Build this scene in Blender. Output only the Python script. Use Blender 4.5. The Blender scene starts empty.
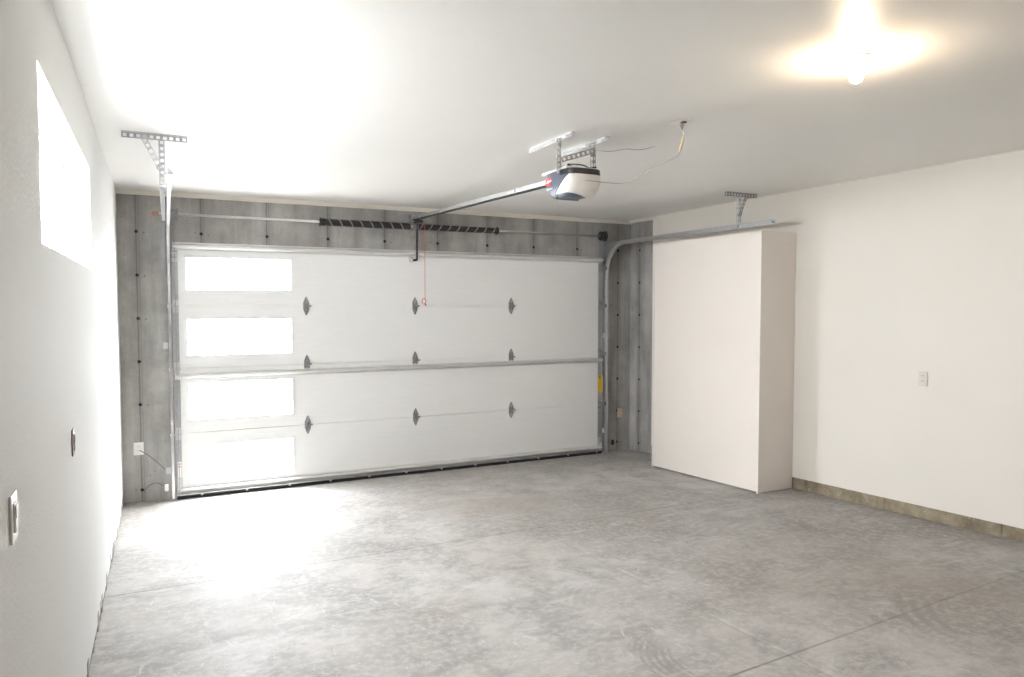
import bpy, bmesh, math
from mathutils import Vector, Matrix
PI = math.pi
S = bpy.context.scene
C = S.collection

# ------------------------------------------------------------------ camera
YAW, PITCH, ROLL, FPX, CAMH = 0.4598, -0.0454, -0.0007, 717.85, 1.8552
fw = Vector((math.sin(YAW)*math.cos(PITCH), math.cos(YAW)*math.cos(PITCH), math.sin(PITCH)))
rt0 = Vector((math.cos(YAW), -math.sin(YAW), 0)); up0 = rt0.cross(fw)
rt = rt0*math.cos(ROLL) + up0*math.sin(ROLL); up = up0*math.cos(ROLL) - rt0*math.sin(ROLL)
cd = bpy.data.cameras.new('camera'); cam = bpy.data.objects.new('camera', cd); C.objects.link(cam)
cd.sensor_width = 36; cd.lens = FPX/1024*36; cd.clip_start = 0.02
cam.matrix_world = Matrix(((rt.x, up.x, -fw.x, 0), (rt.y, up.y, -fw.y, 0), (rt.z, up.z, -fw.z, CAMH), (0, 0, 0, 1)))
S.camera = cam

# ------------------------------------------------------------------ sky, exposure
SKY = 26.0
w = bpy.data.worlds.new('overcast_sky'); S.world = w; w.use_nodes = True
bg = w.node_tree.nodes['Background']; bg.inputs[0].default_value = (0.93, 0.965, 1.0, 1); bg.inputs[1].default_value = SKY
S.view_settings.view_transform = 'Standard'; S.view_settings.look = 'None'
S.view_settings.gamma = 1; S.view_settings.use_curve_mapping = False
S.view_settings.exposure = 1.11
LAMP = 175.0

# ------------------------------------------------------------------ room measures
XL, XR, XW, YB, H, YF = -.31, 5.435, 5.385, 7.567, 2.93, -2.2
SLOPE = .041
def fz(y): return SLOPE*(YB - y)
YD = 7.505            # room side of the door panels
DL, DR = .136, 4.962
WIN = (2.63, 4.53, 2.05, 2.605)      # left wall window: y0 y1 z0 z1
RAD = lambda d: d*PI/180

# window portals (they only guide sampling of the sky, they give no light of their own)
def portal(name, loc, rot, sx, sy):
    l = bpy.data.lights.new(name, 'AREA'); l.shape = 'RECTANGLE'; l.size = sx; l.size_y = sy
    l.cycles.is_portal = True
    o = bpy.data.objects.new(name, l); C.objects.link(o); o.location = loc; o.rotation_euler = rot
portal('sky_portal', (XL-.16, (WIN[0]+WIN[1])/2, (WIN[2]+WIN[3])/2), (0, -PI/2, 0), WIN[3]-WIN[2], WIN[1]-WIN[0])
DWIN = [(2.005, 2.325), (1.375, 1.735), (.755, 1.125), (.15, .52)]
DWX = (.255, 1.232)
for a, b in DWIN:
    portal('sky_portal', ((DWX[0]+DWX[1])/2, YD+.06, (a+b)/2), (-PI/2, 0, 0), DWX[1]-DWX[0], b-a)

# ------------------------------------------------------------------ node helper
class G:
    def __init__(s, name):
        s.m = bpy.data.materials.new(name); s.m.use_nodes = True; s.t = s.m.node_tree
        s.b = s.t.nodes['Principled BSDF']; s.n = s.t.nodes; s.l = s.t.links
        s._p = None
    def inp(s, node, i, v):
        if v is None: return
        if hasattr(v, 'links') or isinstance(v, bpy.types.NodeSocket): s.l.new(v, node.inputs[i])
        else:
            if isinstance(v, tuple) and len(v) == 3 and len(node.inputs[i].default_value) == 4: v = v + (1,)
            node.inputs[i].default_value = v
    def pos(s):
        if s._p is None:
            s._p = s.n.new('ShaderNodeNewGeometry').outputs['Position']
        return s._p
    def obj(s): return s.n.new('ShaderNodeTexCoord').outputs['Object']
    def mth(s, op, a, b=None, c=None, clamp=False):
        n = s.n.new('ShaderNodeMath'); n.operation = op; n.use_clamp = clamp
        s.inp(n, 0, a); s.inp(n, 1, b); s.inp(n, 2, c); return n.outputs[0]
    def sep(s, v):
        n = s.n.new('ShaderNodeSeparateXYZ'); s.l.new(v, n.inputs[0]); return n.outputs
    def comb(s, x, y, z):
        n = s.n.new('ShaderNodeCombineXYZ'); s.inp(n, 0, x); s.inp(n, 1, y); s.inp(n, 2, z); return n.outputs[0]
    def noise(s, scale, detail=4, rough=.55, vec=None, stretch=None, dist=0):
        v = vec or s.pos()
        if stretch:
            mp = s.n.new('ShaderNodeMapping'); mp.inputs['Scale'].default_value = stretch; s.l.new(v, mp.inputs[0]); v = mp.outputs[0]
        n = s.n.new('ShaderNodeTexNoise'); s.l.new(v, n.inputs['Vector'])
        n.inputs['Scale'].default_value = scale; n.inputs['Detail'].default_value = detail
        n.inputs['Roughness'].default_value = rough; n.inputs['Distortion'].default_value = dist
        return n.outputs[0]
    def rng(s, v, a, b, c=0., d=1.):
        n = s.n.new('ShaderNodeMapRange'); n.clamp = True; s.inp(n, 0, v)
        n.inputs[1].default_value = a; n.inputs[2].default_value = b; n.inputs[3].default_value = c; n.inputs[4].default_value = d
        return n.outputs[0]
    def mix(s, f, a, b, mode='MIX'):
        n = s.n.new('ShaderNodeMix'); n.data_type = 'RGBA'; n.blend_type = mode
        s.inp(n, 0, f); s.inp(n, 6, a); s.inp(n, 7, b); return n.outputs[2]
    def bump(s, h, strength=.2, dist=.01, nrm=None):
        n = s.n.new('ShaderNodeBump'); n.inputs['Strength'].default_value = strength; n.inputs['Distance'].default_value = dist
        s.l.new(h, n.inputs['Height'])
        if nrm: s.l.new(nrm, n.inputs['Normal'])
        return n.outputs[0]
    def out(s, col=None, rough=None, metal=None, nrm=None, spec=None):
        s.inp(s.b, 'Base Color', col); s.inp(s.b, 'Roughness', rough); s.inp(s.b, 'Metallic', metal)
        if nrm is not None: s.l.new(nrm, s.b.inputs['Normal'])
        if spec is not None: s.b.inputs['Specular IOR Level'].default_value = spec
        return s.m
    # a soft line where v is within width of 0
    def line(s, v, width, soft=None):
        return s.rng(s.mth('ABSOLUTE', v), width*.4, soft or width*1.2, 1, 0)

def plain(name, col, rough=.5, metal=0., var=.06, nscale=8, bump=0., spec=None):
    g = G(name)
    n = g.noise(nscale, 3)
    dark = tuple(c*(1-var) for c in col); lite = tuple(min(1, c*(1+var)) for c in col)
    c = g.mix(g.rng(n, .3, .7), dark, lite)
    nr = g.bump(g.noise(nscale*20, 2), bump, .002) if bump else None
    return g.out(c, rough, metal, nr, spec)

M = {}
def paint(name, col, rough, bs, spec=.5):
    g = G(name)
    n1 = g.noise(1.1, 3); n2 = g.noise(85, 3, .6)
    c = g.mix(g.rng(n1, .3, .7), tuple(x*.975 for x in col), col)
    return g.out(c, rough, 0., g.bump(n2, bs, .004), spec)
M['wall'] = paint('painted_drywall', (.81, .765, .70), .55, .22)
M['wall_l'] = paint('orange_peel_paint', (.765, .765, .75), .75, .6, .2)
M['ceil'] = paint('ceiling_paint', (.85, .83, .80), .44, .30, .45)
M['cab'] = paint('cabinet_paint', (.85, .785, .725), .5, .05)
M['trim'] = paint('cream_trim', (.86, .82, .73), .5, .1)
M['taupe'] = paint('taupe_paint', (.30, .27, .24), .55, .2)
def galv(name, v, rough):
    g = G(name)
    n = g.noise(30, 4); n2 = g.noise(4, 2)
    c = g.mix(g.rng(n, .3, .7), (v*.85, v*.86, v*.88), (v, v, v*1.02))
    return g.out(c, g.rng(n2, .3, .7, rough-.06, rough+.08), .85)
M['galv'] = galv('galvanized_steel', .68, .38)
M['galv_dk'] = galv('dull_galvanized_steel', .42, .42)
M['strut'] = plain('bright_strut_steel', (.78, .775, .76), .38, .45, .05, 5)
M['stile'] = galv('blue_grey_steel', .50, .48)
M['hinge'] = galv('hinge_steel', .40, .5)
M['chrome'] = galv('bright_steel', .85, .22)
M['black'] = plain('black_steel', (.03, .03, .032), .45, .2)
M['rubber'] = plain('black_rubber', (.02, .02, .022), .8)
M['housing'] = plain('slate_plastic', (.10, .115, .16), .38)
M['housing_dk'] = plain('dark_plastic', (.02, .022, .028), .4)
M['lens'] = plain('white_lens_plastic', (.82, .79, .76), .3)
M['white'] = plain('white_plastic', (.85, .84, .82), .35, var=.02)
M['cream'] = plain('cream_plastic', (.70, .665, .60), .4, var=.02)
M['almond'] = plain('almond_plastic', (.62, .50, .38), .4, var=.03)
M['beige_wire'] = plain('grey_cable', (.38, .36, .35), .5)
M['dark_wire'] = plain('dark_grey_cable', (.13, .12, .12), .6)
M['white_wire'] = plain('white_cable', (.75, .74, .72), .5)
M['red'] = plain('red_label', (.62, .08, .09), .5, var=.03)
M['red_cord'] = plain('red_cord', (.75, .17, .17), .6)
M['yellow'] = plain('yellow_label', (.75, .50, .02), .5, var=.05)
M['tag'] = plain('pale_yellow_tag', (.78, .66, .30), .6)
M['orange'] = plain('orange_paint', (.55, .25, .13), .6)
M['vinyl'] = plain('white_vinyl', (.86, .87, .88), .35, var=.01)
M['brown_plate'] = plain('grey_brown_plate', (.30, .24, .23), .5)
M['dark'] = plain('socket_dark', (.05, .045, .04), .6)
M['out_ground'] = plain('pale_driveway', (.62, .61, .59), .9)

def glass():
    g = G('clear_glass'); t = g.n
    tr = t.new('ShaderNodeBsdfTransparent'); gl = t.new('ShaderNodeBsdfGlossy'); gl.inputs['Roughness'].default_value = .02
    mx = t.new('ShaderNodeMixShader'); mx.inputs[0].default_value = .05
    g.l.new(tr.outputs[0], mx.inputs[1]); g.l.new(gl.outputs[0], mx.inputs[2])
    g.l.new(mx.outputs[0], t['Material Output'].inputs[0]); return g.m
M['glass'] = glass()
def emis(name, col, k):
    g = G(name); g.b.inputs['Emission Color'].default_value = col+(1,); g.b.inputs['Emission Strength'].default_value = k
    g.b.inputs['Base Color'].default_value = (.9, .9, .9, 1); return g.m
M['bulb'] = emis('lit_bulb', (1.0, .76, .50), LAMP)

def door_paint():
    g = G('door_white_enamel')
    x, y, z = g.sep(g.pos())
    n = g.noise(7, 3, .6, stretch=(1, 1, 22))
    n2 = g.noise(90, 3, .6, stretch=(.25, 1, 3))
    rib = g.mth('SINE', g.mth('MULTIPLY', z, 2*PI/.052))
    c = g.mix(g.rng(n, .3, .7), (.85, .84, .825), (.885, .88, .865))
    h = g.mth('ADD', g.mth('MULTIPLY', g.rng(rib, .80, 1), .6), g.mth('MULTIPLY', n2, .5))
    return g.out(c, .42, 0., g.bump(h, .25, .003))
M['door'] = door_paint()

def concrete_wall(name, axis, off, period=.605):
    g = G(name); P = g.sep(g.pos()); u = P[axis]; z = P[2]
    if axis == 0: u = g.mth('SUBTRACT', u, g.mth('MULTIPLY', g.mth('LESS_THAN', u, .1), .048))
    # horizontal place inside one form panel, seam at 0
    um = g.mth('SUBTRACT', g.mth('MODULO', g.mth('ADD', u, 20*period-off+period/2), period), period/2)
    wob = g.mth('MULTIPLY', g.mth('SUBTRACT', g.noise(9, 2, stretch=(0, 0, 1)), .5), .014)
    uu = g.mth('ADD', um, wob)
    seam = g.line(uu, .0055, .010)
    seam2 = g.mth('MULTIPLY', g.line(g.mth('SUBTRACT', uu, .022), .003, .008), .45)
    zm = g.mth('SUBTRACT', g.mth('MODULO', g.mth('ADD', z, 4.05-.12+.2025), .405), .2025)
    def hole(dx, dz, r):
        d = g.mth('SQRT', g.mth('ADD', g.mth('POWER', g.mth('SUBTRACT', um, dx), 2.), g.mth('POWER', g.mth('SUBTRACT', zm, dz), 2.)))
        return g.rng(d, r*.75, r*1.35, 1, 0)
    h1 = hole(.002, 0, .0145); pm = g.rng(g.noise(2.3, 1), .45, .55)
    h2 = g.mth('MULTIPLY', hole(.065, -.008, .008), g.mth('MULTIPLY', pm, .5)); h3 = g.mth('MULTIPLY', hole(-.05, .006, .006), g.mth('MULTIPLY', g.mth('SUBTRACT', 1., pm), .5))
    hm = g.mth('MAXIMUM', g.mth('MAXIMUM', h1, h2), h3)
    big = g.noise(1.6, 4, .6); med = g.noise(7, 5, .62); fine = g.noise(60, 4, .6); streak = g.noise(3.2, 4, .6, stretch=(2.2, 2.2, .35))
    c = g.mix(g.rng(big, .3, .72), (.28, .268, .255), (.56, .545, .525))
    c = g.mix(g.mth('MULTIPLY', g.rng(streak, .42, .7), .55), c, (.20, .19, .175))
    c = g.mix(g.mth('MULTIPLY', g.rng(med, .5, .75), .4), c, (.52, .50, .465))
    c = g.mix(g.mth('MULTIPLY', g.rng(fine, .45, .7), .25), c, (.20, .19, .18))
    pits = g.rng(g.noise(26, 2, .5), .70, .76)
    c = g.mix(g.mth('MULTIPLY', pits, .5), c, (.13, .12, .115))
    c = g.mix(g.mth('MULTIPLY', g.mth('MAXIMUM', seam, seam2), .6), c, (.10, .095, .09))
    band = g.line(g.mth('SUBTRACT', uu, .008), .03, .075)
    c = g.mix(g.mth('MULTIPLY', band, .28), c, (.17, .16, .15))
    c = g.mix(hm, c, (.018, .016, .015))
    hgt = g.mth('SUBTRACT', g.mth('MULTIPLY', fine, .3), g.mth('MAXIMUM', g.mth('MULTIPLY', seam, .5), hm))
    return g.out(c, .8, 0., g.bump(hgt, .5, .006), .3)
M['conc_b'] = concrete_wall('formed_concrete', 0, -.203)
M['conc_r'] = concrete_wall('formed_concrete_side', 1, 7.37, .61)

def floor_mat():
    g = G('garage_slab_concrete'); x, y, z = g.sep(g.pos())
    big = g.noise(.75, 5, .6, dist=.4); med = g.noise(3.2, 6, .65, dist=.3); fine = g.noise(22, 6, .7); grain = g.noise(160, 3, .6)
    c = g.mix(g.rng(big, .38, .62), (.31, .288, .262), (.50, .483, .462))
    c = g.mix(g.mth('MULTIPLY', g.rng(med, .44, .62), .75), c, (.27, .255, .24))
    c = g.mix(g.mth('MULTIPLY', g.rng(fine, .46, .62), .45), c, (.56, .55, .54))
    c = g.mix(g.mth('MULTIPLY', g.rng(grain, .4, .7), .16), c, (.25, .24, .23))
    # trowel swirls and pale scuffs
    sw = g.noise(2.1, 5, .62, stretch=(1, 3.2, 1), dist=1.6)
    c = g.mix(g.mth('MULTIPLY', g.rng(sw, .56, .70), .5), c, (.56, .55, .535))
    sc = g.noise(9, 5, .75, stretch=(1.5, .5, 1), dist=2.2)
    c = g.mix(g.mth('MULTIPLY', g.rng(sc, .60, .68), .6), c, (.62, .61, .60))
    brown = g.rng(g.noise(.55, 3), .5, .66)
    c = g.mix(g.mth('MULTIPLY', brown, .5), c, (.32, .28, .23))
    # saw-cut joints
    j1 = g.line(g.mth('SUBTRACT', y, g.mth('ADD', 4.855, g.mth('MULTIPLY', x, .012))), .0045, .009)
    j2 = g.mth('MULTIPLY', g.line(g.mth('SUBTRACT', y, g.mth('ADD', 2.21, g.mth('MULTIPLY', x, .064))), .005, .011), g.rng(x, 2.1, 2.3))
    j3 = g.line(g.mth('SUBTRACT', x, g.mth('SUBTRACT', 2.62, g.mth('MULTIPLY', g.mth('SUBTRACT', y, 3), .0))), .004, .008)
    j3 = g.mth('MULTIPLY', j3, g.mth('MULTIPLY', g.rng(y, 4.9, 4.7), .5))
    cutw = g.rng(g.noise(5, 3), .3, .6, .55, 1)
    jm = g.mth('MULTIPLY', g.mth('MAXIMUM', g.mth('MULTIPLY', j1, .95), g.mth('MULTIPLY', j2, g.rng(x, 2.6, 3.2, 1, .55))), cutw)
    c = g.mix(g.mth('MULTIPLY', jm, .75), c, (.12, .11, .10))
    # chalky edge of the middle joint
    ch = g.mth('MULTIPLY', g.line(g.mth('SUBTRACT', x, 2.64), .012, .03), g.mth('MULTIPLY', g.mth('MULTIPLY', g.rng(y, 4.4, 4.1), .6), g.rng(g.noise(9, 4), .44, .66)))
    c = g.mix(g.mth('MULTIPLY', ch, .7), c, (.66, .65, .63))
    c = g.mix(g.mth('MULTIPLY', j3, .6), c, (.16, .15, .14))
    # wandering pour line on the near left
    wv = g.mth('ADD', g.mth('MULTIPLY', g.mth('SINE', g.mth('MULTIPLY', x, 2.9)), .05), g.mth('MULTIPLY', g.mth('SUBTRACT', g.noise(2.2, 3, stretch=(1, 0, 0)), .5), .5))
    crk = g.mth('MULTIPLY', g.line(g.mth('SUBTRACT', y, g.mth('ADD', g.mth('SUBTRACT', 3.90, g.mth('MULTIPLY', x, .15)), wv)), .012, .05), g.mth('MULTIPLY', g.rng(x, 2.35, 2.1), .33))
    c = g.mix(crk, c, (.25, .24, .225))
    # tyre marks
    def tyre(cx, cy, r, ang, a, n=26, ln=.22, wd=.11):
        ca, sa = math.cos(ang), math.sin(ang)
        dx = g.mth('SUBTRACT', x, cx); dy = g.mth('SUBTRACT', y, cy)
        u_ = g.mth('ADD', g.mth('MULTIPLY', dx, ca), g.mth('MULTIPLY', dy, sa)); v_ = g.mth('SUBTRACT', g.mth('MULTIPLY', dy, ca), g.mth('MULTIPLY', dx, sa))
        box = g.mth('MULTIPLY', g.rng(g.mth('ABSOLUTE', u_), ln*.7, ln, 1, 0), g.rng(g.mth('ABSOLUTE', v_), wd*.75, wd, 1, 0))
        st = g.rng(g.mth('SINE', g.mth('MULTIPLY', g.mth('ADD', v_, g.mth('MULTIPLY', g.mth('POWER', u_, 2.), r)), n*2*PI)), -.8, .9)
        return g.mth('MULTIPLY', g.mth('MULTIPLY', box, st), g.rng(g.noise(22, 5, .7), .42, .62, 0, a))
    for args in [(2.06, 2.60, 1.5, RAD(75), .55, 28, .28, .11), (3.62, 2.40, .8, RAD(48), .6, 14, .24, .12), (2.35, 3.92, 1., RAD(-60), .4, 20, .10, .09), (2.16, 3.50, 1.2, RAD(50), .35, 20, .16, .12), (4.0, 4.2, .5, RAD(20), .35, 12, .3, .10)]:
        c = g.mix(tyre(*args), c, (.17, .16, .155))
    hgt = g.mth('SUBTRACT', g.mth('ADD', g.mth('MULTIPLY', fine, .25), g.mth('MULTIPLY', grain, .12)), g.mth('MULTIPLY', g.mth('MAXIMUM', jm, j3), 1.))
    r = g.rng(g.noise(2.6, 4, .6), .3, .7, .58, .75)
    return g.out(c, r, 0., g.bump(hgt, .35, .004), .45)
M['floor'] = floor_mat()

def curb_mat(name, tint):
    g = G(name); n = g.noise(6, 5, .65); f = g.noise(45, 5, .7); s = g.noise(14, 4, .7)
    c = g.mix(g.rng(n, .35, .65), tuple(a_+b_ for a_, b_ in zip((.22, .175, .115), tint)), tuple(a_+b_ for a_, b_ in zip((.42, .355, .25), tint)))
    c = g.mix(g.mth('MULTIPLY', g.rng(f, .5, .7), .4), c, (.17, .145, .12))
    c = g.mix(g.mth('MULTIPLY', g.rng(s, .62, .68), .6), c, (.62, .59, .55))
    return g.out(c, .85, 0., g.bump(g.mth('ADD', f, s), .7, .01))
M['curb'] = curb_mat('rough_curb_concrete', (0, 0, 0)); M['curb_g'] = curb_mat('grey_curb_concrete', (.04, .08, .13))

def spring_mat(sgn):
    g = G('torsion_spring_steel'); x, y, z = g.sep(g.obj())
    a = g.mth('DIVIDE', g.mth('ARCTAN2', y, z), 2*PI)
    f = g.mth('FRACT', g.mth('ADD', g.mth('DIVIDE', x, .108), g.mth('MULTIPLY', a, sgn)))
    st = g.rng(g.mth('ABSOLUTE', g.mth('SUBTRACT', f, .5)), .055, .085, 1, 0)
    c = g.mix(st, (.04, .038, .037), (.36, .35, .34))
    return g.out(c, .45, .3)
M['spring'] = spring_mat(1.); M['spring_b'] = spring_mat(-1.)

# ------------------------------------------------------------------ mesh helpers
def box(bm, x0, x1, y0, y1, z0, z1, mat=None):
    vs = [bm.verts.new((x, y, z)) for x in (x0, x1) for y in (y0, y1) for z in (z0, z1)]
    if mat is not None:
        for v in vs: v.co = mat @ v.co
    for f in ((0, 1, 3, 2), (4, 6, 7, 5), (0, 4, 5, 1), (2, 3, 7, 6), (0, 2, 6, 4), (1, 5, 7, 3)):
        bm.faces.new([vs[i] for i in f])
def hexa(bm, pts):      # 8 points ordered x,y,z like box
    vs = [bm.verts.new(p) for p in pts]
    for f in ((0, 1, 3, 2), (4, 6, 7, 5), (0, 4, 5, 1), (2, 3, 7, 6), (0, 2, 6, 4), (1, 5, 7, 3)):
        bm.faces.new([vs[i] for i in f])
def frame(d, ref=None):
    d = Vector(d).normalized(); r = Vector(ref) if ref else (Vector((0, 0, 1)) if abs(d.z) < .95 else Vector((0, 1, 0)))
    s = d.cross(r).normalized(); u = s.cross(d).normalized(); return d, s, u
def bar(bm, p0, p1, wd, ht, ref=None):      # wd across, ht along ref
    p0, p1 = Vector(p0), Vector(p1); d, s, u = frame(p1-p0, ref)
    pts = [p+s*a*wd/2+u*b*ht/2 for p in (p0, p1) for a in (-1, 1) for b in (-1, 1)]
    hexa(bm, pts)
def tube(bm, pts, r, n=8, closed=False):
    pts = [Vector(p) for p in pts]; rings = []
    for i, p in enumerate(pts):
        d = (pts[min(i+1, len(pts)-1)]-pts[max(i-1, 0)])
        d, s, u = frame(d)
        if rings:      # keep twist low
            s = (prev - d*prev.dot(d)).normalized(); u = s.cross(d)
        prev = s
        rr = r[i] if isinstance(r, (list, tuple)) else r
        rings.append([bm.verts.new(p+(s*math.cos(2*PI*k/n)+u*math.sin(2*PI*k/n))*rr) for k in range(n)])
    for a, b in zip(rings, rings[1:]):
        for k in range(n): bm.faces.new((a[k], a[(k+1) % n], b[(k+1) % n], b[k]))
    bm.faces.new(rings[0][::-1]); bm.faces.new(rings[-1])
def lathe(bm, prof, o, axis, n=24):     # prof: (along, radius)
    o = Vector(o); d, s, u = frame(axis); rings = []
    for a, r in prof:
        rings.append([bm.verts.new(o+d*a+(s*math.cos(2*PI*k/n)+u*math.sin(2*PI*k/n))*max(r, 1e-4)) for k in range(n)])
    for a, b in zip(rings, rings[1:]):
        for k in range(n): bm.faces.new((a[k], a[(k+1) % n], b[(k+1) % n], b[k]))
    bm.faces.new(rings[0][::-1]); bm.faces.new(rings[-1])
def prism(bm, poly, o, ax, ay, th):     # polygon in plane (ax, ay) extruded along ax x ay by th
    o, ax, ay = Vector(o), Vector(ax), Vector(ay); nn = ax.cross(ay).normalized()*th
    a = [bm.verts.new(o+ax*p[0]+ay*p[1]) for p in poly]; b = [bm.verts.new(v.co+nn) for v in a]
    bm.faces.new(a[::-1]); bm.faces.new(b); k = len(a)
    for i in range(k): bm.faces.new((a[i], a[(i+1) % k], b[(i+1) % k], b[i]))
def ladder(bm, p0, p1, wd, th, ref, pitch=.038, hole=.55):
    """flat strap with a row of square holes; ref is the strap's normal"""
    p0, p1 = Vector(p0), Vector(p1); L = (p1-p0).length; d = (p1-p0)/L
    nn = Vector(ref); nn = (nn-d*nn.dot(d)).normalized(); s = d.cross(nn)
    rail = wd*(1-hole)/2
    for sg in (-1, 1):
        c = s*sg*(wd/2-rail/2); bar(bm, p0+c, p1+c, rail, th, nn)
    k = max(2, round(L/pitch)); q = L/k
    for i in range(k+1):
        a = max(0, i*q-q*.22); b = min(L, i*q+q*.22)
        bar(bm, p0+d*a, p0+d*b, wd*hole+.0005, th*.98, nn)
def perf_angle(bm, p0, p1, wd, th, n1, n2):
    """L section with both flanges perforated; n1, n2 unit normals of the two flanges"""
    p0, p1, n1, n2 = Vector(p0), Vector(p1), Vector(n1), Vector(n2)
    ladder(bm, p0+n2*wd/2, p1+n2*wd/2, wd, th, n1)
    ladder(bm, p0+n1*wd/2, p1+n1*wd/2, wd, th, n2)
def obj(name, bm, m, parent=None, smooth=False, bevel=0., origin=None, auto=None):
    bmesh.ops.recalc_face_normals(bm, faces=bm.faces[:])
    if origin is not None: bmesh.ops.translate(bm, verts=bm.verts[:], vec=-Vector(origin))
    me = bpy.data.meshes.new(name); bm.to_mesh(me); bm.free()
    me.materials.append(M[m] if isinstance(m, str) else m)
    o = bpy.data.objects.new(name, me); C.objects.link(o)
    if origin is not None: o.location = origin
    if smooth:
        for p in me.polygons: p.use_smooth = True
    if auto:
        me.set_sharp_from_angle(angle=RAD(auto))
    if parent:
        o.parent = parent
        o.location = Vector(o.location) - world_loc(parent)
    if bevel:
        b = o.modifiers.new('bevel', 'BEVEL'); b.width = bevel; b.segments = 2; b.limit_method = 'ANGLE'
    return o
def world_loc(o):
    v = Vector(o.location)
    while o.parent: o = o.parent; v += Vector(o.location)
    return v
def tag(o, label, cat, group=None, kind=None):
    o['label'] = label; o['category'] = cat
    if group: o['group'] = group
    if kind: o['kind'] = kind
    return o
def thing(name, loc, label, cat, group=None):
    o = bpy.data.objects.new(name, None); C.objects.link(o); o.location = loc; o.empty_display_size = .05
    return tag(o, label, cat, group)
def struct(name, bm, m, label, cat, **k):
    return tag(obj(name, bm, m, **k), label, cat, kind='structure')
NB = bmesh.new

# ------------------------------------------------------------------ the room
bm = NB()
y0, y1 = YF-.1, YB+.25
hexa(bm, [(x, y, z+ (fz(y) if y < YB else fz(YB))) for x in (XL-.2, XR+.25) for y in (y0, y1) for z in (-.15, 0)])
struct('floor', bm, 'floor', 'worn grey concrete slab with saw-cut joints and tyre marks', 'floor')
bm = NB(); box(bm, XL-.2, XR+.25, YF-.1, YB+.25, H, H+.12)
struct('ceiling', bm, 'ceil', 'smooth off-white painted garage ceiling', 'ceiling')
# left wall with the window hole
bm = NB(); a, b, c, d = WIN; zb = .07
xo = XL-.18
def lw(ya, yb_, za, zb_): box(bm, xo, XL, ya, yb_, za, zb_)
lw(YF, a, .5, H); lw(b, YB, .5, H); lw(a, b, .5, c); lw(a, b, d, H)
hexa(bm, [(x, y, z) for x in (xo, XL) for (y, zlo) in ((YF, fz(YF)+.085), (YB, fz(YB)+.03)) for z in (zlo, .5)])
struct('wall_left', bm, 'wall_l', 'white orange-peel textured wall with a high window', 'wall')
bm = NB()
N = 170
import random
random.seed(4)
for i in range(N):
    ya = YF+(YB-YF)*i/N; yb_ = YF+(YB-YF)*(i+1)/N; xx = XL-.004+random.uniform(-.003, .007)
    hexa(bm, [(x, y, z) for x in (xo, xx) for (y, lo, hi) in ((ya, fz(ya)-.02, fz(ya)+.10), (yb_, fz(yb_)-.02, fz(yb_)+.10)) for z in (lo, hi)])
struct('baseboard_left', bm, 'curb_g', 'rough concrete strip under the left wall', 'curb')
# back wall: formed concrete around the door opening
bm = NB(); ox0, ox1, oz = .215, 4.90, 2.36
box(bm, XL-.2, ox0, YB, YB+.2, -.1, H); box(bm, ox1, XR+.2, YB, YB+.2, -.1, H); box(bm, ox0, ox1, YB, YB+.2, oz, H)
struct('wall_back', bm, 'conc_b', 'bare formed concrete wall around the garage door', 'wall')
YC = 7.045
bm = NB(); box(bm, XR, XR+.2, YC, YB, -.05, H)
struct('wall_corner', bm, 'conc_r', 'short bare concrete return at the right rear corner', 'wall')
bm = NB()
def dzl(y): return .215+.0278*(4.888-y)
hexa(bm, [(x, y, z) for x in (XW, XW+.25) for (y, lo) in ((YF, dzl(YF)+.06), (YC, dzl(YC))) for z in (lo, H)])
struct('wall_right', bm, 'wall', 'cream painted drywall wall on the right', 'wall')
bm = NB(); N = 80
for i in range(N):
    ya = YF+(YC-YF)*i/N; yb_ = YF+(YC-YF)*(i+1)/N; xx = XW+.020+random.uniform(-.005, .005)
    hexa(bm, [(x, y, z) for x in (xx, XW+.25) for (y, lo, hi) in ((ya, fz(ya)-.02, dzl(ya)+.1), (yb_, fz(yb_)-.02, dzl(yb_)+.1)) for z in (lo, hi)])
struct('baseboard_right', bm, 'curb', 'rough brown concrete curb under the right wall', 'curb')
bm = NB(); box(bm, XL-.2, XR+.25, YF-.12, YF, 0, H)
struct('wall_front', bm, 'taupe', 'darker taupe wall at the house end', 'wall')
# drywall ledge strip along the top of the concrete
bm = NB(); box(bm, XL, XR, YB-.03, YB, H-.042, H)
struct('trim_1', bm, 'trim', 'cream drywall strip on top of the back concrete wall', 'trim')
bm = NB(); box(bm, XW, XR, YC, YB-.03, H-.035, H)
struct('trim_2', bm, 'trim', 'cream drywall strip on top of the concrete return', 'trim')
bm = NB(); box(bm, -30, 30, YB+.2, 40, -.35, -.1); box(bm, -30, XL-.2, -30, YB+.2, -.35, -.1)
struct('ground', bm, 'out_ground', 'pale paved ground outside the garage', 'ground')

# left wall window
bm = NB(); gx = XL-.15
def ring(bm, x0, x1, ya, yb_, za, zb_, t):
    box(bm, x0, x1, ya, yb_, za, za+t); box(bm, x0, x1, ya, yb_, zb_-t, zb_); box(bm, x0, x1, ya, ya+t, za+t, zb_-t); box(bm, x0, x1, yb_-t, yb_, za+t, zb_-t)
ring(bm, gx-.03, gx+.03, a, b, c, d, .03)
wf = struct('window_1', bm, 'vinyl', 'white vinyl high slider window in the left wall', 'window')
bm = NB(); ring(bm, gx-.015, gx+.02, a+.03, (a+b)/2+.02, c+.03, d-.03, .028); ring(bm, gx-.025, gx+.005, (a+b)/2-.02, b-.03, c+.03, d-.03, .028)
obj('window_sash', bm, 'vinyl', wf)
bm = NB(); box(bm, gx-.004, gx+.002, a+.058, (a+b)/2-.008, c+.058, d-.058); obj('pane', bm, 'glass', wf)
bm = NB(); box(bm, gx-.015, gx-.009, (a+b)/2+.008, b-.058, c+.058, d-.058); obj('pane', bm, 'glass', wf)

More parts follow.
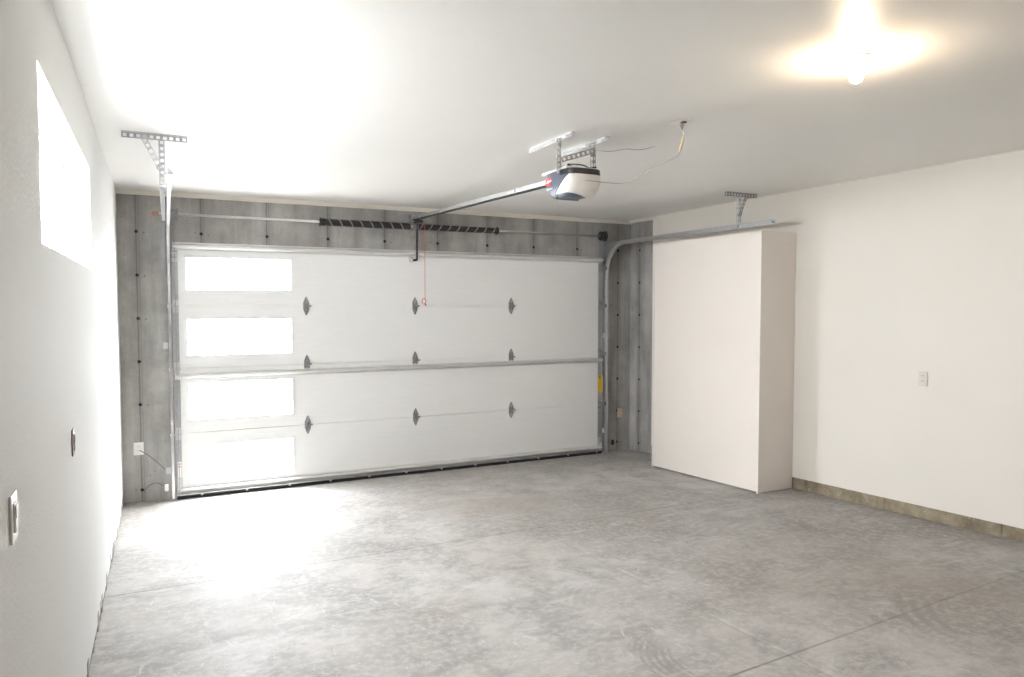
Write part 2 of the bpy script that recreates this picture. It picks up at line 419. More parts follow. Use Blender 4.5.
# ------------------------------------------------------------------ garage door
door = thing('garage_door', ((DL+DR)/2, YD, .01), 'wide white sectional garage door with four small windows on its left side, closed in the concrete wall', 'garage door')
seams = [.035, .638, 1.262, 1.855, 2.435]
PX0, PX1 = .182, 4.92
for i in range(4):
    z0, z1 = seams[i]+.002, seams[i+1]-.002
    wz0, wz1 = DWIN[3-i]; wx0, wx1 = DWX
    bm = NB()
    box(bm, PX0, wx0, YD, YD+.05, z0, z1); box(bm, wx1, PX1, YD, YD+.05, z0, z1)
    box(bm, wx0, wx1, YD, YD+.05, z0, wz0); box(bm, wx0, wx1, YD, YD+.05, wz1, z1)
    bmesh.ops.remove_doubles(bm, verts=bm.verts[:], dist=1e-5)
    if i: box(bm, PX0, PX1, YD+.015, YD+.04, z0-.02, z0+.004)
    sec = obj('door_section', bm, 'door', door)
    bm = NB(); t = .018
    def rg(bm, e, t, ya, yb_):
        X0, X1, Z0, Z1 = wx0+e, wx1-e, wz0+e, wz1-e
        box(bm, X0, X1, ya, yb_, Z0, Z0+t); box(bm, X0, X1, ya, yb_, Z1-t, Z1); box(bm, X0, X0+t, ya, yb_, Z0+t, Z1-t); box(bm, X1-t, X1, ya, yb_, Z0+t, Z1-t)
    rg(bm, -.012, .022, YD-.008, YD+.012)
    wfr = obj('window_frame', bm, 'vinyl', sec, bevel=.003)
    bm = NB(); box(bm, wx0+.002, wx1-.002, YD+.022, YD+.027, wz0+.002, wz1-.002); obj('window_pane', bm, 'glass', sec)
    # end stiles in bare metal
    for (xa, xb) in ((DL, .19), (4.907, DR)):
        bm = NB(); box(bm, xa, xb, YD-.006, YD+.048, z0+.004, z1-.004); box(bm, xa, xa+.006, YD-.014, YD, z0+.004, z1-.004) if xa < 1 else box(bm, xb-.006, xb, YD-.014, YD, z0+.004, z1-.004)
        obj('end_stile', bm, 'stile', door)
# stiffening struts (hat channels)
def strut(z, ht, dp=.045, nm='stiffening_strut'):
    bm = NB(); xa, xb = DL+.01, DR-.01
    prof = [(0, -ht/2), (.010, -ht/2), (.012, -ht*.40), (.004, -ht*.36), (dp, -ht*.16), (dp+.004, -ht*.05), (dp-.004, 0), (dp+.004, ht*.05), (dp, ht*.16), (.004, ht*.36), (.012, ht*.40), (.010, ht/2), (0, ht/2)]
    # hat section polygon in (y-, z)
    prism(bm, [(p[0], p[1]) for p in prof], (xa, YD-.001, z), (0, -1, 0), (0, 0, 1), -(xb-xa))
    return obj(nm, bm, 'strut', door)
strut(2.420, .076); strut(1.185, .064); strut(.092, .060)
bm = NB(); box(bm, DL+.01, DR-.01, YD-.034, YD+.03, .004, .048); obj('bottom_seal', bm, 'rubber', door, bevel=.008)
bm = NB(); box(bm, DL+.005, DR-.005, YD-.038, YD-.002, .048, .058)
for k in range(12):
    x = .35+k*.41; box(bm, x, x+.02, YD-.042, YD-.033, .034, .052)
obj('bottom_retainer', bm, 'galv', door)
# hinges: two diamond leaves and a knuckle
def hinge(x, z):
    bm = NB()
    lf = [(-.028, 0), (-.031, .024), (-.019, .058), (-.004, .090), (.004, .090), (.019, .058), (.031, .024), (.028, 0)]
    prism(bm, lf, (x, YD-.001, z+.004), (1, 0, 0), (0, 0, 1), .006)
    prism(bm, [(p[0], -p[1]) for p in lf][::-1], (x, YD-.001, z-.004), (1, 0, 0), (0, 0, 1), .006)
    tube(bm, [(x-.032, YD-.016, z), (x+.045, YD-.016, z)], .010, 10)
    box(bm, x-.020, x-.012, YD-.03, YD, z-.030, z+.030); box(bm, x+.012, x+.020, YD-.03, YD, z-.030, z+.030)
    h = obj('hinge', bm, 'hinge', door)
    bm = NB()
    for dz in (.04, -.04, .062, -.062): tube(bm, [(x, YD-.014, z+dz), (x, YD-.006, z+dz)], .0055, 8)
    obj('hinge_bolts', bm, 'galv', h)
for z in seams[1:4]:
    for x in (1.372, 2.532, 3.703): hinge(x, z)
def end_hinge(xs, sg, z):
    bm = NB()
    box(bm, xs-.028, xs+.028, YD-.013, YD-.006, z-.06, z+.06)
    prism(bm, [(0, -.03), (.045, -.015), (.045, .015), (0, .03)], (xs-.02, YD-.012, z), (0, -1, 0), (0, 0, 1), .004)
    prism(bm, [(0, -.03), (.045, -.015), (.045, .015), (0, .03)], (xs+.02, YD-.012, z), (0, -1, 0), (0, 0, 1), .004)
    h = obj('end_hinge', bm, 'hinge' if sg > 0 else 'galv', door)
    bm = NB(); xr_ = xs-sg*.01; xe = xs+sg*.055
    tube(bm, [(xr_-sg*.02, YD-.045, z), (xe, YD-.045, z)], .005, 8)
    lathe(bm, [(0, .004), (0, .022), (.004, .023), (.010, .023), (.014, .022), (.014, .004)], (xe, YD-.045, z), (sg, 0, 0), 16)
    obj('roller', bm, 'chrome', h)
for z in seams[1:4]:
    end_hinge(.163, -1, z); end_hinge(4.935, 1, z)
for xs, sg in ((.163, -1), (4.935, 1)):
    bm = NB(); box(bm, xs-.03, xs+.03, YD-.014, YD-.006, 2.27, 2.36); box(bm, xs-.03, xs+.03, YD-.07, YD-.006, 2.352, 2.36); box(bm, xs-.015, xs-.01, YD-.06, YD-.01, 2.28, 2.352); box(bm, xs+.01, xs+.015, YD-.06, YD-.01, 2.28, 2.352)
    h = obj('top_bracket', bm, 'galv' if sg < 0 else 'galv_dk', door)
    bm = NB(); tube(bm, [(xs-sg*.02, YD-.05, 2.315), (xs+sg*.055, YD-.05, 2.315)], .005, 8)
    lathe(bm, [(0, .004), (0, .022), (.012, .022), (.012, .004)], (xs+sg*.055, YD-.05, 2.315), (sg, 0, 0), 16); obj('roller', bm, 'chrome', h)
    bm = NB(); box(bm, xs-.03, xs+.03, YD-.014, YD-.006, .05, .22); box(bm, xs-.004, xs, YD-.06, YD-.01, .06, .15); box(bm, xs-.012, xs+.006, YD-.02, YD-.012, .15, .20)
    obj('bottom_bracket', bm, 'galv', door)
bm = NB(); box(bm, 4.908, 4.955, YD-.0095, YD-.0065, .775, .99); box(bm, 4.958, 4.961, YD-.03, YD-.014, .775, .99)
o = obj('warning_label', bm, 'yellow', door, bevel=.001); o['label'] = 'yellow warning sticker on the right end stile'
bm = NB(); box(bm, 4.915, 4.94, YD-.0105, YD-.009, .96, .975); obj('printed_bar', bm, 'dark', o)
bm = NB(); box(bm, .152, .186, YD-.0095, YD-.0065, .17, .37)
o = obj('warning_label', bm, 'white', door); o['label'] = 'white sticker with red lines on the left end stile'
bm = NB()
for z in (.345, .318, .20): box(bm, .155, .180, YD-.011, YD-.0095, z, z+.008)
obj('printed_bar', bm, 'red', o)
# door arm bracket
bm = NB(); box(bm, 2.470, 2.486, YD-.09, YD-.03, 2.325, 2.36); box(bm, 2.468, 2.500, YD-.055, YD-.002, 2.335, 2.385)
obj('arm_bracket', bm, 'galv', door)

# ------------------------------------------------------------------ tracks
def arc_path(x, yv, zt, R, yend, xend, zbot):
    p = [(x, yv, zbot), (x, yv, 1.0), (x, yv, zt-R)]
    for k in range(1, 17):
        t = k/16*PI/2; p.append((x, yv-R+R*math.cos(t), zt-R+R*math.sin(t)))
    p.append((x+(xend-x)*.4, yv-R-(yv-R-yend)*.4, zt)); p.append((xend, yend, zt)); return [Vector(q) for q in p]
def c_track(bm, path, side):
    """C channel: web on the outer side, lips toward the door; side=+1: web at +x"""
    wd, dp, th = .048, .024, .0025
    prof = [(0, -wd/2), (dp, -wd/2), (dp, -wd/2+.008), (dp-th, -wd/2+.008), (dp-th, -wd/2+th), (th, -wd/2+th),
            (th, wd/2-th), (dp-th, wd/2-th), (dp-th, wd/2-.008), (dp, wd/2-.008), (dp, wd/2), (0, wd/2)]
    rings = []
    for i, p in enumerate(path):
        d = (path[min(i+1, len(path)-1)]-path[max(i-1, 0)]).normalized()
        s = Vector((side, 0, 0)); s = (s-d*s.dot(d)).normalized(); u = d.cross(s).normalized()
        rings.append([bm.verts.new(p+s*(dp/2-a_)+u*b_) for a_, b_ in prof])
    k = len(prof)
    for a_, b_ in zip(rings, rings[1:]):
        for i in range(k): bm.faces.new((a_[i], a_[(i+1) % k], b_[(i+1) % k], b_[i]))
    bm.faces.new(rings[0][::-1]); bm.faces.new(rings[-1])
def track(side, xv, xh, yend, label):
    R = .36; zt = 2.612; yv = YD-.045
    t = thing('door_track', (xv, yv, .02), label, 'door track')
    path = arc_path(xv, yv, zt, R, yend, xh, .02)
    vert = path[:3]; curve = path[2:]
    bm = NB(); c_track(bm, vert, side); obj('vertical_track', bm, 'chrome' if side < 0 else 'galv', t)
    bm = NB(); c_track(bm, curve, side); ht = obj('horizontal_track', bm, 'galv' if side < 0 else 'galv', t)
    # end stop bolt
    bm = NB(); tube(bm, [(xh-.02, yend+.03, zt), (xh+.02, yend+.03, zt)], .006, 8); obj('stop_bolt', bm, 'galv_dk', ht)
    # flag angle on the wall at the top of the vertical track, and the reinforcing angle along the horizontal
    xo_ = xv+side*.05
    bm = NB()
    box(bm, *sorted((xo_-side*.02, xo_+side*.015)), YB-.006, YB-.001, 2.20, 2.66) if side < 0 else box(bm, xv-.005, xo_, YB-.006, YB-.001, 2.25, 2.66)
    ladder(bm, (xo_-side*.020, YB-.03, 2.20), (xo_-side*.020, YB-.03, 2.66), .055, .003, (1, 0, 0), pitch=.09, hole=.25)
    prism(bm, [(0, 0), (.30, .33), (.30, .38), (0, .38)], (xv+side*.019, YB-.03, 2.255), (0, -1, 0), (0, 0, 1), .002)
    obj('flag_angle', bm, 'galv_dk', t)
    bm = NB(); xa = xh+side*.018
    bar(bm, (xv+side*.019, yv-R+.25, zt+.006), (xa, 5.35, zt+.006), .003, .036, (0, 0, 1)); bar(bm, (xv+side*.033, yv-R+.25, zt+.024), (xa+side*.014, 5.35, zt+.024), .03, .003, (0, 0, 1))
    obj('track_angle', bm, 'galv', t)
    # wall brackets
    for z in (1.48, .28):
        bm = NB()
        x0, x1 = sorted((xv+side*.016, xv+side*.060))
        box(bm, x0, x1, YB-.006, YB-.001, z-.03, z+.03); xx = xv+side*.019
        box(bm, min(xx, xx+side*.003), max(xx, xx+side*.003), yv-.015, YB-.002, z-.028, z+.028)
        tube(bm, [(xv+side*.042, YB-.015, z), (xv+side*.042, YB-.002, z)], .008, 8)
        obj('wall_bracket', bm, 'galv', t)
    # ceiling hanger
    yh = 5.23 if side > 0 else 5.07; xs = xh+side*.004
    if side < 0: xs = .035
    bm = NB()
    if side > 0: perf_angle(bm, (xs-.17, yh, H-.001), (xs+.23, yh, H-.001), .034, .003, (0, -1, 0), (0, 0, -1))
    else: perf_angle(bm, (xs-.205, yh, H-.001), (xs+.165, yh, H-.001), .034, .003, (0, -1, 0), (0, 0, -1))
    obj('ceiling_angle', bm, 'galv_dk', t)
    bm = NB(); zb_ = zt-.01 if side < 0 else zt+.0
    yy = yh-.005
    perf_angle(bm, (xs, yy, zb_-.02), (xs, yy, H-.03), .03, .003, (side, 0, 0), (0, 1, 0)) if side > 0 else perf_angle(bm, (xs, yy, zb_), (xs, yy, H-.03), .034, .003, (0, -1, 0), (1, 0, 0))
    obj('hanger_strap', bm, 'galv' if side > 0 else 'galv_dk', t)
    bm = NB()
    if side > 0: ladder(bm, (xs+.004, yh-.012, zt+.10), (xs+.085, yh-.012, H-.03), .028, .003, (0, 1, 0))
    else: ladder(bm, (xs+.015, yh-.045, zt+.085), (xs-.085, yh-.045, H-.03), .034, .003, (0, 1, 0))
    obj('hanger_brace', bm, 'galv_dk', t)
    bm = NB(); bar(bm, (xs, yh, zt), (xh, yh, zt), .02, .02); obj('hanger_bolt', bm, 'galv_dk', t); bm = NB(); tube(bm, [(xs-.01, yh-.002, zt+.11), (xs-.01, yh-.055, zt+.11)], .007, 8); obj('hanger_bolt', bm, 'galv_dk', t)
    return t
track(-1, .112, .082, 4.53, 'steel door track up the left side of the garage door, turning along the ceiling')
track(1, 5.003, 5.0, 4.76, 'steel door track up the right side of the garage door, passing over the tall cabinet')

# ------------------------------------------------------------------ torsion shaft and springs
ys, zs = 7.457, 2.715
ts = thing('torsion_spring_assembly', (2.53, ys, zs), 'steel shaft with two dark striped springs on the concrete above the garage door', 'garage door spring')
bm = NB(); tube(bm, [(.03, ys, zs), (4.99, ys, zs-.008)], .0125, 12); obj('shaft', bm, 'galv', ts, smooth=True)
bm = NB(); tube(bm, [(-.015, ys, zs), (.035, ys, zs)], .0135, 12); o = obj('shaft_end', bm, 'orange', ts, smooth=True); o['label'] = 'orange painted end of the shaft'
for (xa, xb, rs, mt) in ((1.53, 2.47, .92, 'spring'), (2.565, 3.485, .82, 'spring_b')):
    bm = NB(); n = int((xb-xa)/.0085); prof = [(0, .02)]
    for i in range(n):
        s_ = i*(xb-xa)/n; q = (xb-xa)/n
        prof += [(s_+q*.08, .0345*rs), (s_+q*.5, .039*rs), (s_+q*.92, .0345*rs)]
    prof.append((xb-xa, .02))
    lathe(bm, prof, (xa, ys, zs-.004), (1, 0, 0), 20)
    sp = obj('torsion_spring', bm, mt, ts, origin=(xa, ys, zs-.004))
for x, sg in ((1.525, -1), (3.488, 1)):
    bm = NB(); lathe(bm, [(-.02, .016), (-.02, .03), (.0, .032), (.012, .039), (.03, .039), (.03, .016)], (x-(.005 if sg > 0 else .0), ys, zs-.004), (1, 0, 0), 20)
    for k in range(4):
        an = k*PI/2+.5; bar(bm, (x+sg*.01, ys, zs-.004), (x+sg*.01, ys+math.cos(an)*.046, zs-.004+math.sin(an)*.046), .012, .012)
    obj('winding_cone', bm, 'black', ts)
bm = NB()
box(bm, 2.49, 2.55, YB-.008, YB-.001, 2.62, 2.84); prism(bm, [(0, -.045), (.12, -.02), (.14, .01), (.10, .04), (0, .09)], (2.517, YB-.008, zs), (0, -1, 0), (0, 0, 1), .006)
lathe(bm, [(-.03, .02), (-.03, .043), (-.018, .043), (-.016, .028), (.016, .028), (.018, .043), (.03, .043), (.03, .02)], (2.522, ys, zs), (1, 0, 0), 18)
obj('center_bracket', bm, 'galv_dk', ts)
for x, sg in ((.165, -1), (4.938, 1)):
    bm = NB(); zz = zs-.004
    lathe(bm, [(-.035, .02), (-.035, .052), (-.028, .058), (-.020, .05), (-.01, .053), (0, .05), (.01, .053), (.02, .05), (.028, .06), (.036, .06), (.036, .02)], (x, ys, zz), (1, 0, 0), 24)
    for k in range(6):
        an = k*PI/3; bar(bm, (x+sg*.028, ys+math.cos(an)*.02, zz+math.sin(an)*.02), (x+sg*.028, ys+math.cos(an)*.064, zz+math.sin(an)*.064), .014, .016)
    obj('cable_drum', bm, 'black' if sg > 0 else 'galv_dk', ts)
    bm = NB(); tube(bm, [(x-sg*.0, ys+.055, zz), (x+sg*.0, ys+.03, 2.40), (x+sg*.0, YD-.04, .12)], .0028, 6); obj('lift_cable', bm, 'galv_dk', ts)
    bm = NB(); xb = x+sg*.055; box(bm, xb-.003, xb+.003, ys-.035, YB-.001, zz-.045, zz+.045); lathe(bm, [(-.01, .014), (-.01, .026), (.01, .026), (.01, .014)], (xb, ys, zz), (1, 0, 0), 14)
    obj('end_bearing_plate', bm, 'galv_dk', ts)

# ------------------------------------------------------------------ garage door opener
CX = 2.447
op = thing('garage_door_opener', (CX, 4.04, 2.56), 'slate and white garage door opener hung from the ceiling, its rail running to the door', 'garage door opener')
bx0, bx1, by0, by1 = 2.318, 2.578, 3.875, 4.225
def loft(sc=1., n=40, e=4.2):
    bm = NB(); cx, cy = (bx0+bx1)/2, (by0+by1)/2; hx, hy = (bx1-bx0)/2*sc, (by1-by0)/2*sc; rings = []
    zt_, zb_ = 2.722, 2.552
    lv = [(0, .94), (.02, .985), (.12, 1.0), (.35, 1.0), (.55, .97), (.72, .90), (.86, .78), (.95, .62), (1.0, .42)]
    for t, s_ in lv:
        z = zt_+(zb_-zt_)*t - (sc-1)*.06*t
        r = []
        for k in range(n):
            a_ = 2*PI*k/n; ca, sa = math.cos(a_), math.sin(a_)
            x = math.copysign(abs(ca)**(2/e), ca)*hx*(s_*.5+.5 if t > .4 else s_); y = math.copysign(abs(sa)**(2/e), sa)*hy*s_
            r.append(bm.verts.new((cx+x, cy+y, z)))
        rings.append(r)
    for p, q in zip(rings, rings[1:]):
        for k in range(n): bm.faces.new((p[k], p[(k+1) % n], q[(k+1) % n], q[k]))
    bm.faces.new(rings[0][::-1]); bm.faces.new(rings[-1]); return bm
obj('housing', loft(), 'housing', op, smooth=True, auto=35)
def cut(bm, co, no):    # drop what lies on the side no points to, close the hole
    g_ = bmesh.ops.bisect_plane(bm, geom=bm.verts[:]+bm.edges[:]+bm.faces[:], plane_co=co, plane_no=no, clear_outer=True)
    ed = [e for e in g_['geom_cut'] if isinstance(e, bmesh.types.BMEdge)]
    bmesh.ops.holes_fill(bm, edges=ed, sides=0)
LN = Vector((0, .56, .83)).normalized(); LP = Vector((0, 4.035, 2.592))
bm = loft(1.035); cut(bm, LP, LN); cut(bm, (2.42, 0, 2.563), Vector((-.13, 0, -1)).normalized()); cut(bm, (0, 0, 2.682), (0, 0, 1))
ln = obj('light_lens', bm, 'lens', op, smooth=True, auto=35)
bm = NB()
box(bm, 2.43, 2.55, 3.8675, 3.89, 2.640, 2.643)
obj('lens_groove', bm, 'beige_wire', ln)
bm = loft(1.02); cut(bm, (0, 4.02, 2.60), Vector((0, 1, .35)).normalized()); cut(bm, (0, 0, 2.684), (0, 0, -1))
obj('dark_band', bm, 'housing_dk', op, smooth=True, auto=35)
bm = loft(1.022); cut(bm, LP+LN*.010, LN); cut(bm, LP-LN*.012, -LN)
obj('lens_rim', bm, 'housing_dk', op, smooth=True, auto=35)
bm = NB(); box(bm, bx0+.012, bx1-.012, by0+.06, by1+.03, 2.722, 2.738); o = obj('chassis', bm, 'white', op, bevel=.003)
bm = NB(); box(bm, bx0-.003, bx0+.001, 4.10, 4.175, 2.640, 2.686); o = obj('brand_label', bm, 'red', op)
bm = NB(); prism(bm, [(.01, .018), (.035, .036), (.035, .028), (.078, .03), (.078, .020), (.04, .016), (.04, .008)], (bx0-.004, 4.177, 2.642), (0, -1, 0), (0, 0, 1), -.002); obj('printed_mark', bm, 'white', o)
bm = NB(); box(bm, bx0-.001, bx0+.004, 4.09, 4.165, 2.612, 2.622); obj('printed_line', bm, 'white', op)
# rail
rA = Vector((CX, 4.24, 2.702)); rB = Vector((2.515, 7.50, 2.803))
bm = NB(); bar(bm, rA, rB, .028, .032, (0, 0, 1)); bar(bm, rA+Vector((0, 0, -.015)), rB+Vector((0, 0, -.015)), .040, .004, (0, 0, 1)); rail = obj('rail', bm, 'chrome', op)
bm = NB(); bar(bm, rA+Vector((0, 0, -.021)), rB+Vector((0, 0, -.021)), .030, .009, (0, 0, 1)); obj('belt', bm, 'rubber', rail)
bm = NB(); box(bm, 2.485, 2.545, 7.47, YB-.009, 2.775, 2.835); tube(bm, [(2.47, 7.49, 2.80), (2.56, 7.49, 2.80)], .012, 10); obj('header_bracket', bm, 'galv_dk', op)
bm = NB(); box(bm, 2.49, 2.55, 7.27, 7.40, 2.735, 2.765); tr = obj('trolley', bm, 'black', op, bevel=.005)
bm = NB(); bar(bm, (2.532, 7.40, 2.745), (2.532, 7.425, 2.345), .012, .028, (0, 1, 0)); bar(bm, (2.534, 7.425, 2.352), (2.482, 7.432, 2.345), .014, .024, (0, 0, 1))
for k in range(5): tube(bm, [(2.522, 7.405+k*.004, 2.68-k*.065), (2.544, 7.405+k*.004, 2.68-k*.065)], .008, 8)
obj('door_arm', bm, 'black', op)
bm = NB(); tube(bm, [(2.578, 7.30, 2.745), (2.578, 7.298, 2.3), (2.577, 7.298, 1.92)], .0028, 6)
rc = obj('release_cord', bm, 'red_cord', op)
bm = NB(); pts = [(2.577+.022*math.sin(t)-.012, 7.298, 1.905+.032*math.cos(t)) for t in [k/10*2*PI for k in range(11)]]; tube(bm, pts, .0035, 6); tube(bm, [(2.575, 7.298, 1.885), (2.588, 7.298, 1.855)], .007, 8)
o = obj('release_handle', bm, 'red', rc)
# hanging ironwork
for xs_, ya, yb_ in ((2.315, 3.845, 4.405), (2.582, 3.855, 4.40)):
    bm = NB(); ladder(bm, (xs_, ya, H-.0145), (xs_, yb_, H-.0145), .027, .003, (1, 0, 0), pitch=.09, hole=.22); box(bm, xs_, xs_+.03, ya, yb_, H-.004, H-.001)
    o = obj('ceiling_angle', bm, 'chrome', op)
for xs_, zl in ((2.312, 2.70), (2.588, 2.715)):
    bm = NB(); perf_angle(bm, (xs_, 4.02, zl), (xs_, 4.02, H-.01), .030 if xs_ < 2.4 else .024, .003, (0, -1, 0) , (1 if xs_ < 2.4 else -1, 0, 0)); obj('hanger_strap', bm, 'galv_dk', op)
bm = NB(); ladder(bm, (2.335, 4.0, 2.785), (2.585, 4.0, 2.868), .034, .003, (0, 1, 0)); obj('sway_brace', bm, 'galv_dk', op)
def smooth_pts(P, k=6):
    P = [Vector(p) for p in P]; Q = [P[0]*2-P[1]]+P+[P[-1]*2-P[-2]]; out = []
    for i in range(1, len(Q)-2):
        for j in range(k):
            t = j/k; a_, b_, c_, d_ = Q[i-1:i+3]
            out.append(.5*((2*b_)+(c_-a_)*t+(2*a_-5*b_+4*c_-d_)*t*t+(3*b_-a_-3*c_+d_)*t**3))
    out.append(P[-1]); return out
bm = NB()
tube(bm, smooth_pts([(2.40, 3.95, 2.735), (2.36, 3.97, 2.752), (2.41, 3.99, 2.762), (2.48, 3.98, 2.76), (2.52, 3.96, 2.742), (2.56, 3.95, 2.748), (2.575, 3.99, 2.735)]), .004, 6)
obj('lead_wires', bm, 'rubber', op, smooth=True)
bm = NB(); tube(bm, smooth_pts([(2.55, 4.0, 2.73), (2.56, 4.0, 2.79), (2.545, 4.0, 2.85)]), .0022, 6); obj('lead_wires', bm, 'white_wire', op, smooth=True)
bm = NB(); tube(bm, smooth_pts([(2.43, 4.20, 2.56), (2.425, 4.21, 2.50), (2.39, 4.215, 2.44)]), .0022, 6); o = obj('antenna_wire', bm, 'white_wire', op, smooth=True)
bm = NB(); tube(bm, smooth_pts([(2.60, 4.02, 2.875), (2.70, 4.0, 2.872), (2.82, 3.99, 2.897), (2.92, 3.98, 2.899), (2.98, 3.97, 2.912), (3.03, 3.95, 2.927)]), .0022, 6)
tag(obj('control_wire', bm, 'beige_wire', smooth=True), 'thin grey wire looping from the opener hanger along the ceiling', 'wire')

# ceiling socket and the opener's power cord
ox, oy = 2.772, 3.365
co_ = thing('ceiling_outlet', (ox, oy, H), 'white outlet plate on the ceiling behind the opener', 'outlet')
bm = NB(); box(bm, ox-.038, ox+.038, oy-.06, oy+.06, H-.006, H-.0005); obj('cover_plate', bm, 'white', co_, bevel=.003)
bm = NB(); lathe(bm, [(0, .016), (.006, .016), (.006, .004)], (ox, oy-.022, H-.006), (0, 0, -1), 16); obj('receptacle', bm, 'dark', co_)
pc = thing('power_cord', (ox, oy+.02, H), 'thin grey power cord drooping from the ceiling outlet to the opener', 'cord')
P = [(2.584, 4.04, 2.712), (2.62, 4.02, 2.675), (2.66, 3.93, 2.652), (2.70, 3.83, 2.64), (2.72, 3.71, 2.66), (2.73, 3.64, 2.693), (2.75, 3.53, 2.708), (2.765, 3.43, 2.727), (2.768, 3.375, 2.753), (2.772, 3.345, 2.83), (2.772, 3.357, 2.872)]
bm = NB(); tube(bm, smooth_pts(P), .0032, 8); obj('cord', bm, 'beige_wire', pc, smooth=True)
bm = NB(); lathe(bm, [(0, .012), (.018, .013), (.030, .008), (.042, .004)], (2.772, 3.362, H-.007), (0, -.1, -1), 12); obj('plug', bm, 'brown_plate', pc, smooth=True)
bm = NB(); bar(bm, (2.767, 3.37, 2.762), (2.771, 3.347, 2.835), .016, .010, (0, 1, 0)); obj('cord_tag', bm, 'tag', pc, bevel=.003)

# ------------------------------------------------------------------ ceiling bulbs
def bulb_lamp(x, y, label):
    t = thing('ceiling_light', (x, y, H), label, 'ceiling light', )
    bm = NB(); lathe(bm, [(0, .055), (.008, .055), (.016, .048), (.020, .03), (.034, .027), (.036, .012)], (x, y, H), (0, 0, -1), 32); obj('lamp_holder', bm, 'white', t, smooth=True, auto=30)
    bm = NB()
    pr = [(.030, .013), (.044, .014), (.052, .021), (.064, .0285), (.078, .031), (.092, .0285), (.104, .021), (.111, .010), (.1125, .001)]
    lathe(bm, pr, (x, y, H), (0, 0, -1), 24); obj('bulb', bm, 'bulb', t, smooth=True)
    return t
bulb_lamp(2.735, 2.165, 'bare lit warm bulb in a white holder on the ceiling')

# ------------------------------------------------------------------ tall cabinet
cx0, cx1, cy0, cy1, czt = 4.95, XW-.003, 4.872, 6.46, 2.537
cab = thing('storage_cabinet', (cx0, cy0, fz(cy0)), 'tall plain cream cabinet standing against the right wall under the door track', 'cabinet')
def cz(y, g_): return fz(y)+g_
bm = NB()       # wide front board
hexa(bm, [(x, y, z) for x in (cx0, cx0+.02) for y in (cy0+.022, cy1-.022) for z in (cz(y, .022), czt)]); obj('front_panel', bm, 'cab', cab)
for (ya, yb_) in ((cy0, cy0+.02), (cy1-.02, cy1)):
    bm = NB(); hexa(bm, [(x, y, z) for x in (cx0-.004, cx0+.03) for y in (ya, yb_) for z in (cz(y, .001), czt+.001)]); 
    hexa(bm, [(x, y, z) for x in (cx0+.03, cx1) for y in (ya, yb_) for z in (cz(y, .014), czt+.001)])
    bmesh.ops.remove_doubles(bm, verts=bm.verts[:], dist=1e-5)
    obj('side_panel', bm, 'cab', cab)
bm = NB(); box(bm, cx0-.002, cx1, cy0+.021, cy1-.021, czt-.02, czt); obj('top_panel', bm, 'cab', cab)
bm = NB(); hexa(bm, [(x, y, z) for x in (cx0+.04, cx1-.01) for y in (cy0+.04, cy1-.04) for z in (cz(y, .001), cz(y, .06))]); obj('plinth', bm, 'dark', cab)

# ------------------------------------------------------------------ wall plates and sensors
def plate(name, o, ax, nrm, wd, ht, mat, label, cat, kind='duplex', group=None):
    """o centre on wall, ax horizontal direction, nrm into the room"""
    o, ax, nrm = Vector(o), Vector(ax), Vector(nrm); z = Vector((0, 0, 1))
    t = thing(name, o, label, cat, group)
    def blk(bm, u, v, w_, h_, d0, d1):
        hexa(bm, [o+ax*(u+a_*w_/2)+nrm*q+z*(v+b_*h_/2) for a_ in (-1, 1) for q in (d0, d1) for b_ in (-1, 1)])
    bm = NB(); blk(bm, 0, 0, wd, ht, .0005, .006); obj('cover_plate', bm, mat, t, bevel=.002)
    if kind == 'duplex':
        for v in (.02, -.02):
            bm = NB(); blk(bm, 0, v, .032, .027, .006, .0085); r = obj('receptacle', bm, mat, t, bevel=.003)
            bm = NB(); blk(bm, -.007, v+.002, .003, .009, .0085, .0092); blk(bm, .007, v+.002, .003, .009, .0085, .0092); obj('slots', bm, 'dark', r)
    elif kind == 'rocker':
        bm = NB(); blk(bm, 0, 0, .034, .068, .006, .009); s_ = obj('bezel', bm, mat, t, bevel=.001)
        bm = NB(); blk(bm, 0, .014, .026, .03, .009, .0115); blk(bm, 0, -.017, .026, .03, .009, .010); obj('rocker', bm, mat, t, bevel=.002)
    elif kind == 'toggle':
        bm = NB(); blk(bm, 0, .006, .010, .022, .006, .020); obj('toggle', bm, mat, t, bevel=.002)
    return t
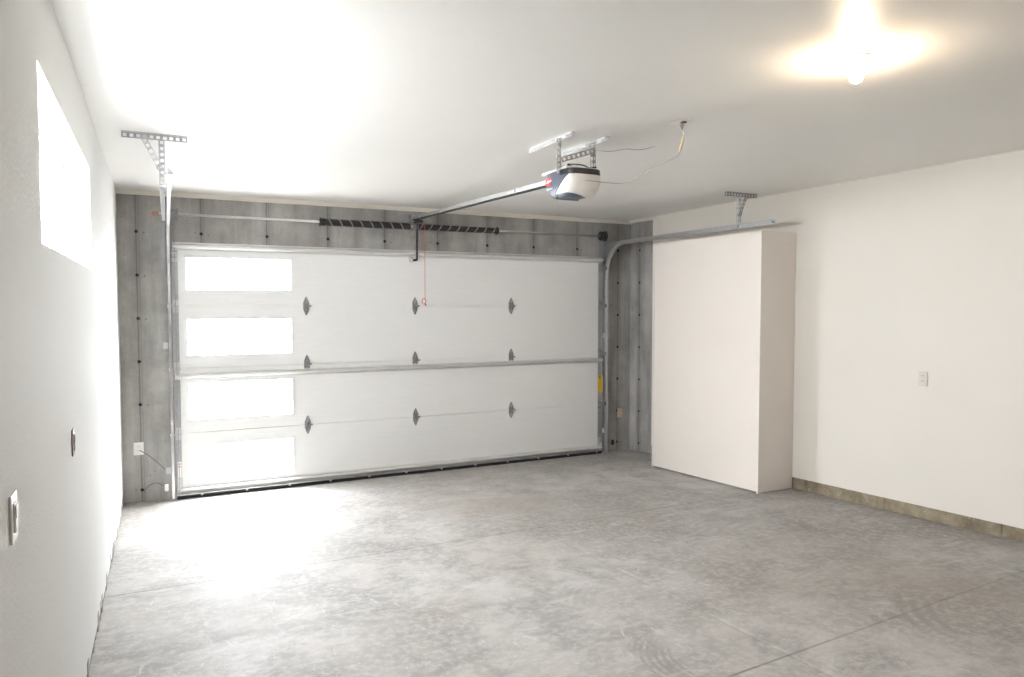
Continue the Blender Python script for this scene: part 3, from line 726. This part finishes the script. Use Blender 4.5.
plate('light_switch', (XL, 1.988, 1.367), (0, 1, 0), (1, 0, 0), .072, .112, 'white', 'white light switch plate low on the left wall, nearest the camera', 'light switch', 'rocker')
plate('wall_plate', (XL, 3.315, 1.316), (0, 1, 0), (1, 0, 0), .072, .105, 'brown_plate', 'small grey-brown plate on the left wall, farther along than the white switch', 'wall plate', 'rocker')
plate('wall_outlet', (XW, 3.60, 1.283), (0, 1, 0), (-1, 0, 0), .072, .115, 'cream', 'cream outlet plate on the right wall past the cabinet', 'outlet')
plate('wall_outlet', (-.175, YB, .515), (1, 0, 0), (0, -1, 0), .085, .12, 'white', 'white outlet plate on the concrete left of the garage door', 'outlet')
plate('wall_outlet', (5.282, YB, .49), (1, 0, 0), (0, -1, 0), .07, .115, 'almond', 'tan outlet plate on the concrete right of the garage door', 'outlet')
bm = NB(); tube(bm, smooth_pts([(-.165, YB-.010, .50), (-.10, YB-.012, .45), (-.02, YB-.010, .37), (.045, YB-.012, .30)]), .0035, 6)
tag(obj('sensor_wire', bm, 'dark_wire', smooth=True), 'grey wire slanting from the left concrete outlet to the track', 'wire')
bm = NB(); tube(bm, smooth_pts([(-.135, YB-.008, .11), (-.09, YB-.010, .16), (-.03, YB-.010, .175), (.03, YB-.010, .145), (.07, YB-.012, .15)]), .0035, 6)
tag(obj('sensor_wire', bm, 'dark_wire', smooth=True), 'grey wire curving low on the concrete to the left door sensor', 'wire')
def sensor(x, sg, mat, label):
    t = thing('safety_sensor', (x, YD-.09, .15), label, 'door sensor')
    bm = NB(); box(bm, x-.016, x+.016, YD-.115, YD-.085, .125, .185); h = obj('sensor_body', bm, mat, t, bevel=.005)
    bm = NB(); lathe(bm, [(0, .009), (.004, .009), (.004, .002)], (x-sg*.016, YD-.10, .16), (-sg, 0, 0), 12); obj('sensor_eye', bm, 'red', h)
    bm = NB(); box(bm, x-.014, x+.014, YD-.086, YD-.01, .118, .123); box(bm, x-.014, x+.014, YD-.086, YD-.082, .118, .18); obj('sensor_bracket', bm, 'galv', t)
sensor(.052, -1, 'white', 'small white door sensor low beside the left track')
sensor(5.065, 1, 'housing_dk', 'small dark door sensor low beside the right track')
